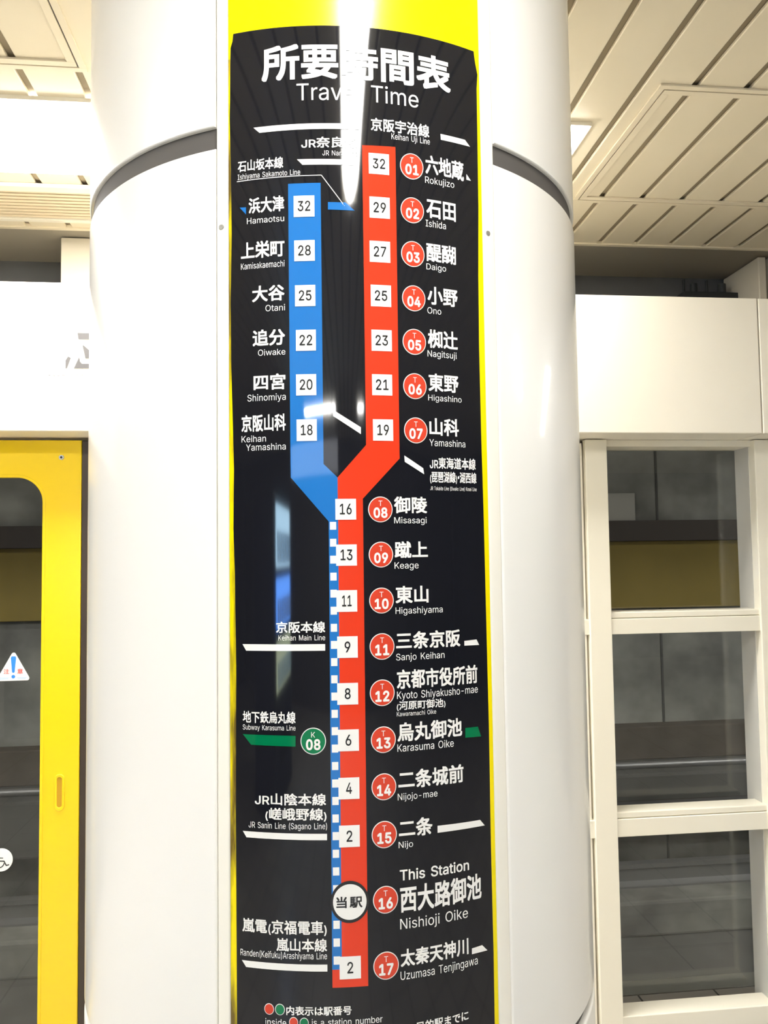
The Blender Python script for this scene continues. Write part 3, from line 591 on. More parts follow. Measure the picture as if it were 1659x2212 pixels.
LETTERING = [
('title', '所要時間表', -15.835, 18.703, 2.2587, 2.31),
('titleL', 'Travel Time', -9.58, 12.221, 2.2282, 2.2532),
('lineK', '京阪宇治線', 3.417, 14.225, 2.1877, 2.2063),
('lineL', 'Keihan Uji Line', 7.08, 14.292, 2.1759, 2.1869),
('lineK', 'JR奈良線', -8.834, 1.028, 2.1609, 2.1765),
('lineL', 'JR Nara Line', -5.132, 1.005, 2.1499, 2.1572),
('lineK', '石山坂本線', -20.351, -12.033, 2.1342, 2.1504),
('lineL', 'Ishiyama Sakamoto Line', -20.393, -9.042, 2.1214, 2.1313),
('stK', '浜大津', -18.322, -11.917, 2.0736, 2.0956),
('stL', 'Hamaotsu', -18.679, -11.935, 2.0592, 2.0677),
('stK', '上栄町', -19.812, -11.906, 2.0101, 2.0339),
('stL', 'Kamisakaemachi', -19.822, -11.924, 1.9959, 2.0049),
('stK', '大谷', -17.777, -11.958, 1.9491, 1.9714),
('stL', 'Otani', -15.365, -11.877, 1.935, 1.944),
('stK', '六地蔵', 13.369, 21.155, 2.1349, 2.1627),
('stL', 'Rokujizo', 13.248, 19.078, 2.1193, 2.1316),
('stK', '石田', 13.408, 19.278, 2.0723, 2.099),
('stL', 'Ishida', 13.219, 17.2, 2.0591, 2.0692),
('stK', '醍醐', 13.266, 19.144, 2.0097, 2.0363),
('stL', 'Daigo', 13.219, 17.075, 1.9956, 2.0069),
('stK', '小野', 13.34, 19.321, 1.9487, 1.9743),
('stL', 'Ono', 13.259, 15.958, 1.9355, 1.9447),
('stK', '追分', -17.711, -11.913, 1.8875, 1.9102),
('stL', 'Oiwake', -16.744, -11.865, 1.8741, 1.8827),
('stK', '四宮', -17.578, -11.901, 1.8266, 1.8486),
('stL', 'Shinomiya', -18.712, -11.855, 1.8096, 1.8215),
('stK', '京阪山科', -19.827, -11.885, 1.7702, 1.7936),
('stL', 'Keihan', -19.838, -15.392, 1.7561, 1.7652),
('stL', 'Yamashina', -19.021, -11.913, 1.7444, 1.7537),
('stK', '椥辻', 13.271, 19.189, 1.8872, 1.9134),
('stL', 'Nagitsuji', 13.151, 18.898, 1.8722, 1.884),
('stK', '東野', 13.237, 19.171, 1.8263, 1.8515),
('stL', 'Higashino', 13.15, 19.761, 1.8108, 1.8217),
('stK', '山科', 13.272, 19.074, 1.7647, 1.7892),
('stL', 'Yamashina', 13.22, 20.359, 1.7499, 1.7597),
('lineK', 'JR東海道本線', 13.226, 22.494, 1.7187, 1.7347),
('lineK', '(琵琶湖線)・湖西線', 13.249, 22.592, 1.6981, 1.7149),
('tinyL', 'JR Tokaido Line (Biwako Line) Kosei Line', 13.249, 22.583, 1.6878, 1.6942),
('stK', '御陵', 6.598, 12.573, 1.6569, 1.6795),
('stL', 'Misasagi', 6.59, 12.454, 1.6408, 1.6518),
('stK', '蹴上', 6.583, 12.607, 1.5962, 1.6187),
('stL', 'Keage', 6.541, 10.848, 1.5794, 1.5906),
('stK', '東山', 6.633, 12.571, 1.5352, 1.5586),
('stL', 'Higashiyama', 6.591, 15.208, 1.5188, 1.5302),
('stK', '三条京阪', 6.616, 18.559, 1.4736, 1.4972),
('stL', 'Sanjo Keihan', 6.573, 15.407, 1.4568, 1.4684),
('stK', '京都市役所前', 6.651, 21.969, 1.4213, 1.4468),
('stL', 'Kyoto Shiyakusho-mae', 6.642, 21.978, 1.4054, 1.4183),
('tinyK', '(河原町御池)', 6.582, 15.422, 1.3924, 1.4051),
('tinyL', 'Kawaramachi Oike', 6.562, 13.647, 1.3852, 1.3913),
('stK', '烏丸御池', 6.616, 18.588, 1.3518, 1.3767),
('stL', 'Karasuma Oike', 6.576, 16.887, 1.3386, 1.3488),
('lineK', '京阪本線', -13.789, -5.428, 1.4987, 1.5138),
('lineL', 'Keihan Main Line', -13.414, -5.444, 1.4887, 1.496),
('lineK', '地下鉄烏丸線', -19.788, -10.555, 1.3797, 1.3954),
('lineL', 'Subway Karasuma Line', -19.795, -10.568, 1.3688, 1.3775),
('stK', '二条城前', 6.659, 18.707, 1.2895, 1.3141),
('stL', 'Nijojo-mae', 6.516, 13.624, 1.273, 1.2842),
('lineK', 'JR山陰本線', -17.684, -5.544, 1.2734, 1.2889),
('lineK', '(嵯峨野線)', -15.841, -5.507, 1.2528, 1.27),
('lineL', 'JR Sanin Line (Sagano Line)', -18.793, -5.433, 1.2408, 1.2512),
('stK', '二条', 6.631, 12.607, 1.2264, 1.2502),
('stL', 'Nijo', 6.554, 9.07, 1.2111, 1.2216),
('hereL', 'This Station', 6.682, 19.463, 1.1708, 1.1852),
('hereK', '西大路御池', 6.689, 21.916, 1.1298, 1.1639),
('hereL2', 'Nishioji Oike', 6.623, 19.051, 1.1051, 1.1223),
('stK', '太秦天神川', 6.638, 19.039, 1.0605, 1.0829),
('stL', 'Uzumasa Tenjingawa', 6.564, 20.836, 1.0409, 1.0551),
('lineK', '嵐電(京福電車)', -19.994, -5.651, 1.1068, 1.1262),
('lineK', '嵐山本線', -14.052, -5.617, 1.0869, 1.1035),
('lineL', 'Randen(Keifuku)Arashiyama Line', -20.346, -5.634, 1.0752, 1.0862),
('legK', '内表示は駅番号', -12.461, -1.68, 1.0066, 1.0181),
('legL', 'inside', -16.027, -12.474, 0.9921, 1.0011),
('legL', 'is a station number', -8.228, 3.413, 0.994, 1.0026),
('legK', '目的駅までに', 9.243, 18.782, 0.9749, 0.9879)
]
TILES = [
('32', 'r', 2.938, 6.579, 2.1261, 2.1557),
('29', 'r', 2.97, 6.599, 2.064, 2.094),
('27', 'r', 2.902, 6.552, 2.0021, 2.0318),
('25', 'r', 2.998, 6.605, 1.9403, 1.9704),
('23', 'r', 3.026, 6.623, 1.8786, 1.908),
('21', 'r', 3.023, 6.575, 1.8176, 1.8465),
('19', 'r', 3.083, 6.624, 1.7554, 1.7847),
('16', 'r', -3.511, 0.016, 1.6486, 1.6766),
('13', 'r', -3.465, 0.051, 1.5871, 1.6154),
('11', 'r', -3.482, 0.022, 1.5258, 1.5545),
('9', 'r', -3.436, 0.025, 1.465, 1.4934),
('8', 'r', -3.517, -0.004, 1.4037, 1.432),
('6', 'r', -3.472, 0.029, 1.3431, 1.3712),
('4', 'r', -3.462, 0.028, 1.2809, 1.3088),
('2', 'r', -3.451, -0.004, 1.2192, 1.2472),
('2', 'r', -3.581, -0.073, 1.0517, 1.0803),
('32', 'b', -10.222, -6.602, 2.0641, 2.0938),
('28', 'b', -10.183, -6.607, 2.0024, 2.0314),
('25', 'b', -10.112, -6.581, 1.9397, 1.9691),
('22', 'b', -10.009, -6.554, 1.8784, 1.9073),
('20', 'b', -10.036, -6.559, 1.8174, 1.8463),
('18', 'b', -9.999, -6.533, 1.7554, 1.7847)
]
BADGES = [
('T', '01', 10.754, 2.1424, 0.0186, 0.0172),
('T', '02', 10.726, 2.0796, 0.0184, 0.0171),
('T', '03', 10.7, 2.0174, 0.0183, 0.0171),
('T', '04', 10.741, 1.9549, 0.0182, 0.017),
('T', '05', 10.715, 1.8938, 0.0181, 0.017),
('T', '06', 10.687, 1.832, 0.018, 0.0169),
('T', '07', 10.727, 1.7707, 0.0179, 0.0169),
('T', '08', 4.201, 1.6621, 0.0174, 0.0167),
('T', '09', 4.192, 1.6013, 0.0173, 0.0166),
('T', '10', 4.182, 1.5398, 0.0172, 0.0166),
('T', '11', 4.172, 1.4787, 0.0176, 0.0168),
('T', '12', 4.098, 1.4176, 0.0175, 0.0167),
('T', '13', 4.181, 1.356, 0.0174, 0.0167),
('T', '14', 4.168, 1.2946, 0.0175, 0.0166),
('T', '15', 4.123, 1.2327, 0.0176, 0.0168),
('T', '16', 4.195, 1.1489, 0.0177, 0.0167),
('T', '17', 4.14, 1.065, 0.0178, 0.0169),
('K', '08', -7.596, 1.357, 0.0175, 0.0168)
]
BARS = [
('w', [(-17.399, 2.1952), (1.327, 2.1957), (1.315, 2.1878), (-16.276, 2.1868)]),
('w', [(16.447, 2.1971), (21.559, 2.1972), (22.678, 2.1889), (16.5, 2.1886)]),
('w', [(-9.606, 2.1453), (1.088, 2.1446), (1.076, 2.1367), (-8.639, 2.1372)]),
('w', [(21.735, 2.147), (22.731, 2.1384), (21.71, 2.1385)]),
('b', [(-4.25, 2.0843), (-1.198, 2.0841), (0.398, 2.0728), (-4.263, 2.0739)]),
('b', [(-20.028, 2.084), (-18.842, 2.0835), (-18.848, 2.0733)]),
('w', [(-3.654, 1.7968), (1.008, 1.7735), (0.994, 1.7642), (-3.727, 1.7887)]),
('w', [(8.544, 1.736), (11.995, 1.7188), (12.149, 1.7104), (8.626, 1.7271)]),
('w', [(-19.806, 1.4838), (-5.454, 1.4837), (-5.465, 1.475), (-19.134, 1.4751)]),
('w', [(19.378, 1.4806), (21.932, 1.4814), (22.464, 1.4735), (19.36, 1.474)]),
('g', [(-19.799, 1.3646), (-10.578, 1.3638), (-10.591, 1.3498), (-18.301, 1.351)]),
('g', [(19.229, 1.3619), (21.838, 1.3615), (22.506, 1.3475), (19.192, 1.3487)]),
('w', [(13.53, 1.2365), (21.915, 1.2347), (22.875, 1.226), (13.508, 1.2273)]),
('w', [(-19.863, 1.238), (-5.444, 1.2371), (-5.454, 1.2288), (-19.2, 1.23)]),
('w', [(-20.114, 1.0715), (-5.586, 1.0708), (-5.596, 1.062), (-19.356, 1.0632)]),
('w', [(19.722, 1.0667), (21.818, 1.0673), (22.928, 1.0583), (19.699, 1.059)])
]

BOLD = {'title': 0.026, 'stK': 0.024, 'lineK': 0.019, 'hereK': 0.024, 'tinyK': 0.016, 'legK': 0.02, 'hereL': 0.014, 'titleL': 0.0, 'stL': 0.0, 'lineL': 0.0}
NAMES = {'title': 'title', 'stK': 'station_name', 'lineK': 'line_name', 'hereK': 'station_name', 'tinyK': 'line_name', 'legK': 'legend_note', 'hereL': 'this_station_note'}
last = None
for kind, text, a0, a1, z0, z1 in LETTERING:
    if kind in NAMES:
        last = letter(NAMES[kind], text, (a0, a1, z0, z1), L2, M_print_white, sign, BOLD.get(kind, 0), track=0.0)
    elif kind == 'legL':
        letter('legend_note', text, (a0, a1, z0, z1), L2, M_print_white, sign)
    else:
        letter('romanized_name', text, (a0, a1, z0, z1), L2, M_print_white, sign if kind == 'hereL' else last, BOLD.get(kind, 0))
for num, kind, a0, a1, z0, z1 in TILES:
    t = poly('minute_tile', [(a0, z0), (a1, z0), (a1, z1), (a0, z1)], L3, M_print_white, sign)
    ac, zc = (a0 + a1) / 2, (z0 + z1) / 2 + 0.0002
    h = 0.0145; wdeg = 2.2 if len(num) == 2 else 0.98
    hw = wdeg / 2
    if len(num) == 2 and num[0] == '1': hw *= 0.92
    if num == '11': hw *= 0.8
    letter('numeral', num, (ac - hw, ac + hw, zc - h / 2, zc + h / 2), L4, M_print_black, t, 0.010)
for lt, num, a, z, h, w in BADGES:
    green = lt == 'K'
    b = poly('station_badge', disc_pts(a, z, h, w), L3, M_print_white, sign)
    poly('badge_face', disc_pts(a, z, h * 0.935, w * 0.935), L4, M_print_green if green else M_print_badge, b)
    letter('badge_letter', lt, (a - 0.33, a + 0.33, z + h * 0.27, z + h * 0.68), L5, M_print_white, b)
    hw = math.degrees(w / R) * 0.57
    letter('badge_number', num, (a - hw, a + hw, z - h * 0.67, z + h * 0.16), L5, M_print_white, b, 0.03, track=0.02)
hb = poly('this_station_marker', disc_pts(-1.78, 1.1493, 0.0268, 0.0252), L3, M_print_black, sign, 'round white marker ringed in black')
poly('marker_face', disc_pts(-1.78, 1.1493, 0.0227, 0.0218), L4, M_print_white, hb)
letter('marker_lettering', '当駅', (-4.02, 0.3, 1.1418, 1.1565), L5, M_print_black, hb, 0.024, track=0.12)
for colr, pts in BARS:
    poly('connecting_line', pts[::-1], L2, {'w': M_print_white, 'b': M_print_blue, 'g': M_print_green}[colr], sign)
d = 0.0009
def seg(p, q, w):
    px, py = radians(p[0]) * R, p[1]; qx, qy = radians(q[0]) * R, q[1]
    L = math.hypot(qx - px, qy - py); nx, ny = -(qy - py) / L * w, (qx - px) / L * w
    g = lambda x, y: (math.degrees(x / R), y)
    return [g(px + nx, py + ny), g(qx + nx, qy + ny), g(qx - nx, qy - ny), g(px - nx, py - ny)]
vs = []; fs = []
for p, q in (((-20.55, 2.1213), (-5.35, 2.1222)), ((-5.35, 2.1222), (-1.4, 2.0795))):
    b0 = len(vs); vs += [(x, y) for x, y in seg(p, q, 0.00055)]; fs.append((b0, b0 + 1, b0 + 2, b0 + 3))
wrap('leader_line', vs, fs, L2, M_print_white, sign)
for a, z, h, mt in ((-15.35, 1.013, 0.0072, M_print_badge), (-13.52, 1.0133, 0.0072, M_print_green), (-11.24, 0.9982, 0.0065, M_print_badge), (-9.48, 0.9978, 0.0065, M_print_green)):
    b = poly('legend_dot', disc_pts(a, z, h, h * 0.9), L3, M_print_white, sign)
    poly('dot_face', disc_pts(a, z, h * 0.88, h * 0.79), L4, mt, b)

# ================================================================== SCREEN DOOR, LEFT
door = thing('door_1', (-1.19, 2.75, FZ), 'yellow sliding screen door with a rounded window on the left', 'door', kind='structure')
def rrect(x0, x1, z0, z1, r, n=10):
    pts = []
    for cx, cz, s in ((x1 - r, z1 - r, 0), (x0 + r, z1 - r, 90), (x0 + r, z0 + r, 180), (x1 - r, z0 + r, 270)):
        pts += [(cx + r * cos(radians(s + 90 * i / n)), cz + r * sin(radians(s + 90 * i / n))) for i in range(n + 1)]
    return pts
def slab(loops, y0, y1, name, material, parent, bev=0.003):
    """outline with holes in x,z, given thickness"""
    cu = bpy.data.curves.new(name, 'CURVE')
    cu.dimensions = '2D'; cu.fill_mode = 'BOTH'
    cu.extrude = (y1 - y0) / 2 - bev; cu.bevel_depth = bev; cu.bevel_resolution = 2; cu.offset = -bev
    for lp in loops:
        sp = cu.splines.new('POLY'); sp.points.add(len(lp) - 1)
        for p, (x, z) in zip(sp.points, lp): p.co = (x, z, 0, 1)
        sp.use_cyclic_u = True
    o = bpy.data.objects.new(name, cu); COL.objects.link(o)
    dg = bpy.context.evaluated_depsgraph_get(); dg.update()
    me = bpy.data.meshes.new_from_object(o.evaluated_get(dg))
    bpy.data.objects.remove(o)
    for v in me.vertices:
        x, z, y = v.co
        v.co = (x, (y0 + y1) / 2 + y, z)
    me.flip_normals()
    for p in me.polygons: p.use_smooth = True
    me.set_sharp_from_angle(angle=radians(40))
    return link(name, me, material, parent)
inner = rrect(-1.55, -0.854, -0.02, 1.882, 0.088)
slab([[(-1.66, FZ + 0.01), (-0.733, FZ + 0.01), (-0.733, 2.005), (-1.66, 2.005)], inner], 2.75, 2.79, 'leaf', M_yellow, door)
slab([rrect(-1.556, -0.848, -0.026, 1.888, 0.094), rrect(-1.546, -0.858, -0.016, 1.878, 0.084)], 2.7475, 2.768, 'window_gasket', M_yellow, door, 0.002)
slab([rrect(-1.546, -0.858, -0.016, 1.878, 0.084)], 2.762, 2.768, 'pane', M_glass, door, 0.0005)
MB().box(-0.7325, -0.708, 2.752, 2.80, FZ + 0.01, 2.005, bev=0.003).build('edge_seal', M_rubber, door)
# flush pull
hm = slab([rrect(-0.811, -0.779, 0.772, 0.892, 0.0155), rrect(-0.803, -0.787, 0.784, 0.882, 0.0078)], 2.7465, 2.753, 'handle', M_yellow, door, 0.002)
pl = MB(); pl.prism(rrect(-0.8045, -0.7855, 0.7825, 0.8835, 0.009), 2.7494, 2.7499)
pl.build('recess', mat('ochre_recess', (0.55, 0.30, 0.01), 0.5), hm)
sc = MB(); sc.tube((-0.798, 2.75, 1.946), (-0.798, 2.7462, 1.946), 0.0095, 6, 0.0088)
b = sc.build('bolt', M_screw, door)
MB().tube((-0.798, 2.7463, 1.946), (-0.798, 2.7458, 1.946), 0.004, 12).build('socket', M_dark, b)
# warning sticker on the pane
cx, cz0, cz1, hwid = -0.949, 1.201, 1.297, 0.056
def rounded_tri(P, r, n=6):
    out = []
    for i in range(3):
        p, a, b2 = Vector(P[i]), Vector(P[i - 1]), Vector(P[(i + 1) % 3])
        u, w = (a - p).normalized(), (b2 - p).normalized()
        half = u.angle(w) / 2
        t = r / math.tan(half); c = p + (u + w).normalized() * (r / sin(half))
        s0, s1 = p + u * t - c, p + w * t - c
        for j in range(n + 1):
            v = s0.lerp(s1, j / n).normalized() * r
            out.append((c.x + v.x, c.y + v.y))
    return out
stk = slab([rounded_tri([(cx - hwid, cz0), (cx + hwid, cz0), (cx, cz1 + 0.004)], 0.007)], 2.7600, 2.7619, 'warning_sticker', M_sticker, door, 0.0003)
def flat(name, V, F, y, material, parent):
    me = bpy.data.meshes.new(name)
    me.from_pydata([(v[0], y - (v[2] if len(v) > 2 else 0) * 1e-6, v[1]) for v in V], [], F)
    bm = bmesh.new(); bm.from_mesh(me)
    for f in bm.faces:
        f.normal_update()
        if f.normal.y > 0: f.normal_flip()
    bm.to_mesh(me); bm.free()
    return link(name, me, material, parent)
def ftext(name, text, x0, x1, z0, z1, y, material, parent, bold=0.0):
    V, F = text_mesh(text, bold)
    return flat(name, [(x0 + a * (x1 - x0), z0 + b * (z1 - z0), n) for a, b, n in V], F, y, material, parent)
ex = fill_loops([[(cx - 0.0085, 1.277), (cx - 0.006, 1.2815), (cx + 0.006, 1.2815), (cx + 0.0085, 1.277), (cx + 0.0042, 1.229), (cx, 1.2265), (cx - 0.0042, 1.229)]])
ex2 = fill_loops([[(cx + 0.006 * cos(i * pi / 10), 1.2145 + 0.006 * sin(i * pi / 10)) for i in range(20)]])
flat('exclamation_mark', ex[0] + ex2[0], ex[1] + [tuple(i + len(ex[0]) for i in f) for f in ex2[1]], 2.7596, M_sblue, stk)
ftext('lettering', '注', cx - 0.031, cx - 0.013, 1.2235, 1.2405, 2.7596, M_spink, stk, 0.02)
ftext('lettering', '意', cx + 0.0125, cx + 0.0305, 1.2235, 1.2405, 2.7596, M_spink, stk, 0.02)
V = []; F = []
for x0, x1, z in ((cx - 0.046, cx - 0.013, 1.2115), (cx - 0.044, cx - 0.016, 1.2075), (cx + 0.012, cx + 0.042, 1.2110), (cx + 0.014, cx + 0.040, 1.2070)):
    n = len(V); V += [(x0, z - 0.001), (x1, z - 0.001), (x1, z + 0.001), (x0, z + 0.001)]; F.append((n, n + 1, n + 2, n + 3))
flat('fine_print', V, F, 2.7596, mat('pale_blue_print', (0.45, 0.62, 0.78), 0.4), stk)
# round wheelchair sticker
wx, wz, wr = -0.981, 0.620, 0.037
wsk = slab([[(wx + wr * cos(2 * pi * i / 48), wz + wr * sin(2 * pi * i / 48)) for i in range(48)]], 2.7600, 2.7619, 'wheelchair_sticker', M_sticker, door, 0.0003)
def stroke(pts, w):
    V, F = [], []
    for (x0, z0), (x1, z1) in zip(pts, pts[1:]):
        L = math.hypot(x1 - x0, z1 - z0) or 1
        nx, nz = -(z1 - z0) / L * w / 2, (x1 - x0) / L * w / 2
        n = len(V)
        V += [(x0 + nx, z0 + nz), (x1 + nx, z1 + nz), (x1 - nx, z1 - nz), (x0 - nx, z0 - nz)]; F.append((n, n + 1, n + 2, n + 3))
        n = len(V)
        V += [(x1 + w / 2 * cos(i * pi / 4), z1 + w / 2 * sin(i * pi / 4)) for i in range(8)]; F.append(tuple(range(n, n + 8)))
    return V, F
SV, SF = [], []
for pts, w in (([(wx - 0.006 + 0.0165 * cos(radians(a)), wz - 0.008 + 0.0165 * sin(radians(a))) for a in range(120, 350, 12)], 0.0032),
               ([(wx - 0.007, wz + 0.014), (wx - 0.005, wz - 0.003), (wx + 0.010, wz - 0.004), (wx + 0.017, wz - 0.018), (wx + 0.025, wz - 0.0165)], 0.0038),
               ([(wx - 0.0065, wz + 0.007), (wx + 0.006, wz + 0.006)], 0.003)):
    v, f = stroke(pts, w); n = len(SV); SV += v; SF += [tuple(i + n for i in q) for q in f]
n = len(SV); SV += [(wx - 0.008 + 0.0048 * cos(i * pi / 8), wz + 0.022 + 0.0048 * sin(i * pi / 8)) for i in range(16)]; SF.append(tuple(range(n, n + 16)))
flat('wheelchair_symbol', SV, SF, 2.7596, M_sink, wsk)
struct('trim_4', MB().box(-0.705, -0.46, 2.74, 2.82, FZ, 2.008, bev=0.004), M_frame, loc=(-0.6, 2.78, 0))

# ================================================================== WINDOW, RIGHT
win = thing('window_1', (1.4, 2.75, FZ), 'cream framed fixed window of stacked dark panes on the right', 'window', kind='structure')
PX0, PX1, QX0, QX1 = 1.036, 1.118, 1.688, 1.752
MB().box(PX0, PX1, 2.75, 2.88, FZ, 2.012, bev=0.003).build('post', M_frame, win)
MB().box(QX0, QX1, 2.75, 2.88, FZ, 2.012, bev=0.003).build('post', M_frame, win)
mb = MB().box(PX0, QX1, 2.778, 2.90, 1.990, 2.014)
mb.build('head_rail', M_frame, win)
for z0, z1 in ((1.304, 1.384), (0.587, 0.673)):
    MB().box(PX0 - 0.02, QX0 + 0.012, 2.757, 2.84, z0, z1 - 0.024, bev=0.002).box(PX1 - 0.004, QX0 + 0.006, 2.762, 2.84, z1 - 0.0225, z1, bev=0.004).build('crossbar', M_frame, win)
MB().box(PX1 - 0.004, QX0 + 0.006, 2.755, 2.84, FZ, -0.03, bev=0.003).build('sill', M_frame, win)
for z0, z1 in ((-0.03, 0.587), (0.673, 1.304), (1.384, 1.996)):
    MB().box(PX1 - 0.005, QX0 + 0.005, 2.884, 2.890, z0 - 0.004, z1 + 0.004).build('pane', M_glass, win)
MB().box(QX0 - 0.002, QX0 + 0.02, 2.79, 2.883, FZ, 2.0).build('jamb', M_jamb, win)
MB().box(1.76, 3.2, 2.79, 2.84, FZ, 2.01).build('side_panel', M_header, win)

# ================================================================== HEADERS
def header(x0, x1, label):
    h = thing('header_panel', ((x0 + x1) / 2, 2.76, 2.015), label, 'panel')
    MB().box(x0, x1, 2.62, 2.9, 2.015, 2.504, bev=0.003).build('casing', M_header, h)
    return h
hl = header(-3.2, 0.297, 'long white header casing above the yellow door, cut off by the column')
header(0.303, 1.640, 'cream header casing above the dark window, right of the column')
header(1.645, 3.3, 'sliver of cream header casing past the joint at the right edge')
V, F = [], []
shapes = [[(-0.7139, 2.338), (-0.6537, 2.338), (-0.6537, 2.317), (-0.7106, 2.317)],
          [(-0.6978, 2.2986), (-0.6904, 2.2943), (-0.6777, 2.2823), (-0.6534, 2.2805), (-0.6532, 2.2545), (-0.688, 2.254)],
          [(-0.7075, 2.2587), (-0.7048, 2.2433), (-0.6984, 2.2362), (-0.6531, 2.2368), (-0.6530, 2.2213), (-0.7246, 2.2204)],
          [(-0.7427, 2.2599), (-0.7338, 2.2550), (-0.7456, 2.2202), (-0.7503, 2.2201), (-0.7505, 2.2460)]]
for s in shapes:
    v, f = fill_loops([s]); n = len(V); V += v; F += [tuple(i + n for i in q) for q in f]
flat('sign_lettering', V, F, 2.6192, M_greytext, hl)
V, F = [], []
random.seed(3)
for i in range(9):
    x = -0.805 + i * 0.0145
    v, f = stroke([(x, 2.199 + random.uniform(-.003, .003)), (x + random.uniform(.003, .009), 2.199 + random.uniform(-.004, .004))], 0.0026)
    n = len(V); V += v; F += [tuple(j + n for j in q) for q in f]
flat('sign_caption', V, F, 2.6192, mat('pale_caption_print', (0.30, 0.30, 0.30), 0.5), hl)

# cable fixing in the gap over the right header
cb = thing('cable_bracket', (1.86, 3.38, 2.46), 'small black cable fixing in the dark gap above the right header', 'bracket')
MB().box(1.735, 2.01, 3.33, 3.42, 2.46, 2.775, bev=0.004).build('base_block', M_iron, cb)
for x, w, h in ((1.752, 0.006, 2.838), (1.80, 0.016, 2.818), (1.862, 0.006, 2.836), (1.935, 0.018, 2.82)):
    MB().tube((x, 3.36, 2.77), (x, 3.36, h), w, 12).build('bolt', M_iron, cb, smooth=True)

# ================================================================== CEILING FITTINGS
def light(x0, x1, y0, y1, material, label, group=None, drop=0.02, tip=0):
    o = thing('ceiling_light', ((x0 + x1) / 2, (y0 + y1) / 2, CZ), label, 'light', group)
    w = 0.008
    mb = MB()
    mb.box(x0 - w, x1 + w, y0 - w, y0, CZ - 0.012, CZ - 0.0002).box(x0 - w, x1 + w, y1, y1 + w, CZ - 0.012, CZ - 0.0002)
    mb.box(x0 - w, x0, y0, y1, CZ - 0.012, CZ - 0.0002).box(x1, x1 + w, y0, y1, CZ - 0.012, CZ - 0.0002)
    mb.build('frame', M_frame, o)
    if tip:      # rounded far end
        xm, hw = (x0 + x1) / 2, (x1 - x0) / 2
        pts = [(x1, y1), (x0, y1)] + [(xm - hw * cos(pi * i / 24), y0 + tip - tip * sin(pi * i / 24)) for i in range(25)]
        mb = MB().prism(pts, CZ - drop, CZ - 0.0005)
        for v in mb.bm.verts: v.co = Vector((v.co.x, v.co.z, v.co.y))
        mb.build('diffuser', material, o)
    else:
        MB().box(x0, x1, y0, y1, CZ - drop, CZ - 0.0005, bev=0.004).build('diffuser', material, o)
    return o
light(-1.3, 0.86, 2.185, 2.59, M_lamp_row, 'wide bright ceiling lamp passing behind the column over the left door')
light(-4.6, -1.75, 2.185, 2.53, M_lamp_row, 'ceiling lamp farther left along the platform edge, mirrored in the cladding')
light(4.4, 7.4, 2.185, 2.53, M_lamp_row, 'ceiling lamp farther right along the platform edge, mirrored in the cladding')
light(0.06, 0.26, -0.62, 0.62, M_lamp_front, 'tube lamp mirrored as a white streak down the top of the black sign', tip=0.30)
light(-1.66, -0.34, -4.62, -4.38, M_lamp_rear, 'long lamp mirrored as a white bar beside the blue route line')
light(0.60, 0.84, -4.62, -4.38, M_lamp_rear, 'small square lamp mirrored as a white dot beside the red route line')
light(-3.4, -1.6, 0.55, 0.75, M_lamp_front, 'added ceiling lamp out of view on the left, brightening the left cladding')  # added fill lamp that brightens the left side of the column
light(3.9, 5.5, 0.55, 0.75, M_lamp_front, 'added ceiling lamp out of view on the right, brightening the right cladding')  # likewise added, for the column's right side

def hatch(x0, x1, y0, y1, label):
    o = thing('ceiling_hatch', ((x0 + x1) / 2, (y0 + y1) / 2, CZ), label, 'hatch')
    w = 0.042; g = 0.004
    for nm, e, d0, d1 in (('outer_frame', 0.0, w * 0.42, 0.0), ('inner_frame', w * 0.42 + g, w, 0.0)):
        mb = MB(); a, b2, c, d2 = x0 + e, x1 - e, y0 + e, y1 - e; t = d0 - e if nm == 'inner_frame' else d0
        mb.box(a, b2, c, c + t, CZ - 0.006, CZ - 0.0003, bev=0.0008).box(a, b2, d2 - t, d2, CZ - 0.006, CZ - 0.0003, bev=0.0008)
        mb.box(a, a + t, c + t, d2 - t, CZ - 0.006, CZ - 0.0003, bev=0.0008).box(b2 - t, b2, c + t, d2 - t, CZ - 0.006, CZ - 0.0003, bev=0.0008)
        mb.build(nm, M_ceiling, o)
    # the dark shadow joint between the two frames
    mb = MB(); e = w * 0.42
    for a, b2, c, d2 in ((x0 + e, x1 - e, y0 + e, y0 + e + g), (x0 + e, x1 - e, y1 - e - g, y1 - e), (x0 + e, x0 + e + g, y0 + e, y1 - e), (x1 - e - g, x1 - e, y0 + e, y1 - e)):
        mb.box(a, b2, c, d2, CZ - 0.0015, CZ - 0.0004)
    mb.build('joint', M_core, o)
    return o
hatch(0.985, 2.75, 1.975, 2.685, 'rectangular access frame in the cream slatted ceiling, upper right')
hatch(-2.2, -0.537, 0.95, 2.05, 'rectangular access frame in the slatted ceiling, upper left corner')

vent = thing('air_vent', (-1.0, 2.85, CZ), 'long linear air grille with fine slats in the ceiling above the left header', 'vent')
mb = MB()
for a, b2, c, d2 in ((-3.2, 0.55, 2.695, 2.735), (-3.2, 0.55, 2.962, 2.985), (0.53, 0.55, 2.735, 2.962)):
    mb.box(a, b2, c, d2, CZ - 0.014, CZ - 0.0003, bev=0.002)
mb.build('frame', M_frame, vent)
MB().box(-3.19, 0.53, 2.735, 2.962, CZ - 0.004, CZ - 0.0005).build('back_plate', M_ceilback, vent)
mb = MB()
for i in range(9):
    y = 2.7385 + i * 0.0252
    mb.box(-3.19, 0.53, y, y + 0.016, CZ - 0.009, CZ - 0.004, bev=0.001, seg=1)
mb.build('slats', mat('beige_grille', (0.60, 0.51, 0.36), 0.5), vent)

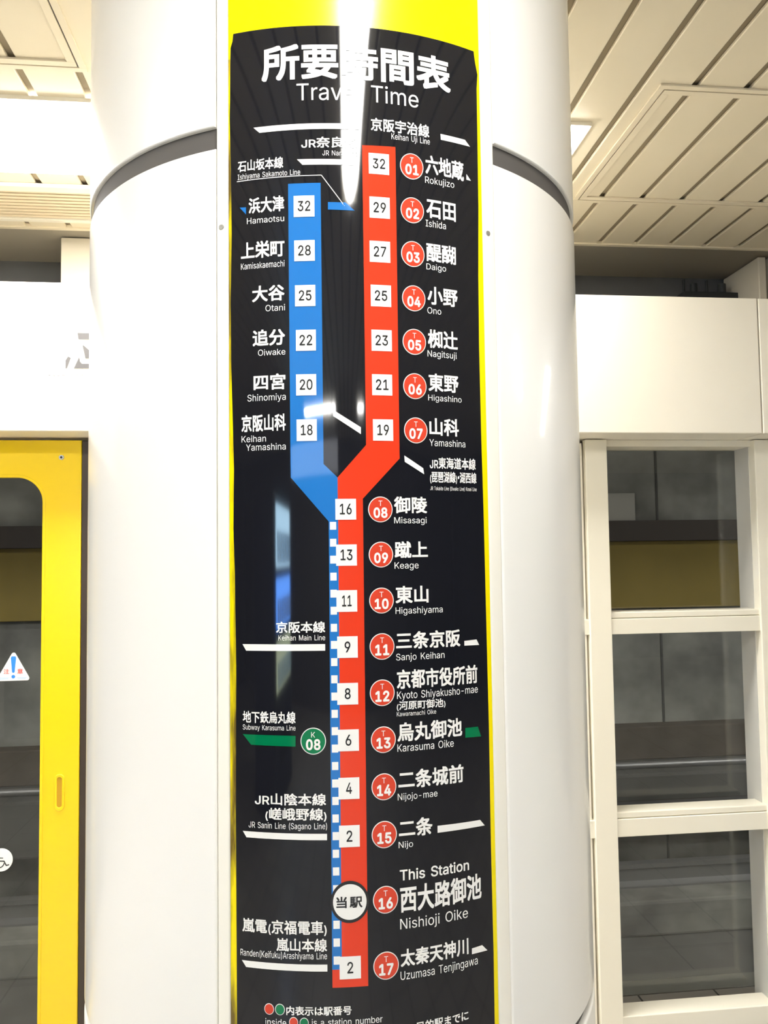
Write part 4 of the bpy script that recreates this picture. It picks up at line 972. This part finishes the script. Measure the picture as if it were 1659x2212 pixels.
# ================================================================== TRACK FITTINGS
for y, lab in ((5.42, 'steel running rail farther from the platform, seen through the window'), (4.05, 'steel running rail nearer the platform, seen through the window')):
    z = -0.72 if y > 5 else -0.95
    mb = MB()
    mb.prism([(-0.065, z), (0.065, z), (0.065, z + 0.012), (0.010, z + 0.03), (0.010, z + 0.11), (0.035, z + 0.122), (0.035, z + 0.15), (-0.035, z + 0.15), (-0.035, z + 0.122), (-0.010, z + 0.11), (-0.010, z + 0.03), (-0.065, z + 0.012)], -7, 8)
    for v in mb.bm.verts:
        v.co = Vector((v.co.y, y + v.co.x, v.co.z))
    r = mb.build('rail', M_steel, loc=(0.5, y, z))
    tag(r, lab, 'rail')
mb = MB().tube((-6.9, 5.9, -0.035), (7.9, 5.9, -0.035), 0.026, 20)
pl = MB().box(2.45, 2.775, 6.262, 6.299, 1.815, 2.09, bev=0.004)
tag(pl.build('wall_plate', M_jamb, loc=(2.6, 6.28, 1.8)), 'pale grey plate on the tunnel wall beside the window post', 'plate')
mb = MB().tube((-6.9, 5.9, -0.035), (7.9, 5.9, -0.035), 0.026, 20)
tag(mb.build('cable_pipe', M_steel, smooth=True, loc=(0.5, 5.9, -0.05)), 'pale pipe running along the tunnel ledge behind the glass', 'pipe')

# ================================================================== BEHIND THE VIEWER (mirrored in the sign)
vm = thing('vending_machine', (-2.4, -3.0, FZ), 'drinks vending machine with lit blue windows, mirrored at left in the black sign', 'vending machine')
MB().box(-2.8, -2.02, -3.66, -2.36, FZ + 0.02, 2.02, bev=0.02).build('body', M_vend, vm)
MB().box(-2.75, -2.1, -3.6, -2.42, FZ, FZ + 0.03).build('plinth', M_dark, vm)
for (z0, z1), vl in zip(((1.53, 1.95), (1.13, 1.46), (0.72, 1.05)), M_vlits):
    p = MB().box(-2.02, -2.012, -3.55, -2.48, z0, z1).build('display_window', vl, vm)
    for i in range(8):
        y = -3.48 + i * 0.132
        MB().tube((-1.985, y, z0 + 0.03), (-1.985, y, z0 + 0.03 + (z1 - z0) * 0.5), 0.026, 12).build('drink_can', M_can, p, smooth=True)
MB().box(-2.02, -2.0, -3.3, -2.7, 0.22, 0.45, bev=0.01).build('delivery_flap', M_dark, vm)
hs = thing('hanging_sign', (-1.05, -3.5, 2.16), 'pale backlit hanging sign mirrored faintly across the blue and red lines', 'sign')
MB().box(-1.92, -0.18, -3.56, -3.5, 2.17, 2.46, bev=0.006).build('case', M_dark, hs)
MB().box(-1.90, -0.20, -3.499, -3.494, 2.19, 2.44).build('lit_face', M_sign_lit, hs)
for x in (-1.7, -0.4):
    MB().tube((x, -3.53, 2.455), (x, -3.53, CZ - 0.001), 0.012, 12).build('hanger', M_steel, hs, smooth=True)

# unseen fill lights added to brighten the track tunnel, under its ceiling
for i, x in enumerate((-3.5, 0.5, 4.5)):
    L = bpy.data.lights.new('tunnel_fill_light', 'AREA')
    L.shape = 'RECTANGLE'; L.size = 1.2; L.size_y = 0.15; L.energy = 20; L.color = (1.0, 0.96, 0.88)
    o = bpy.data.objects.new('tunnel_fill_light', L); COL.objects.link(o)
    o.location = (x, 4.3, 3.28)
    o.rotation_euler = (radians(12), 0, 0)
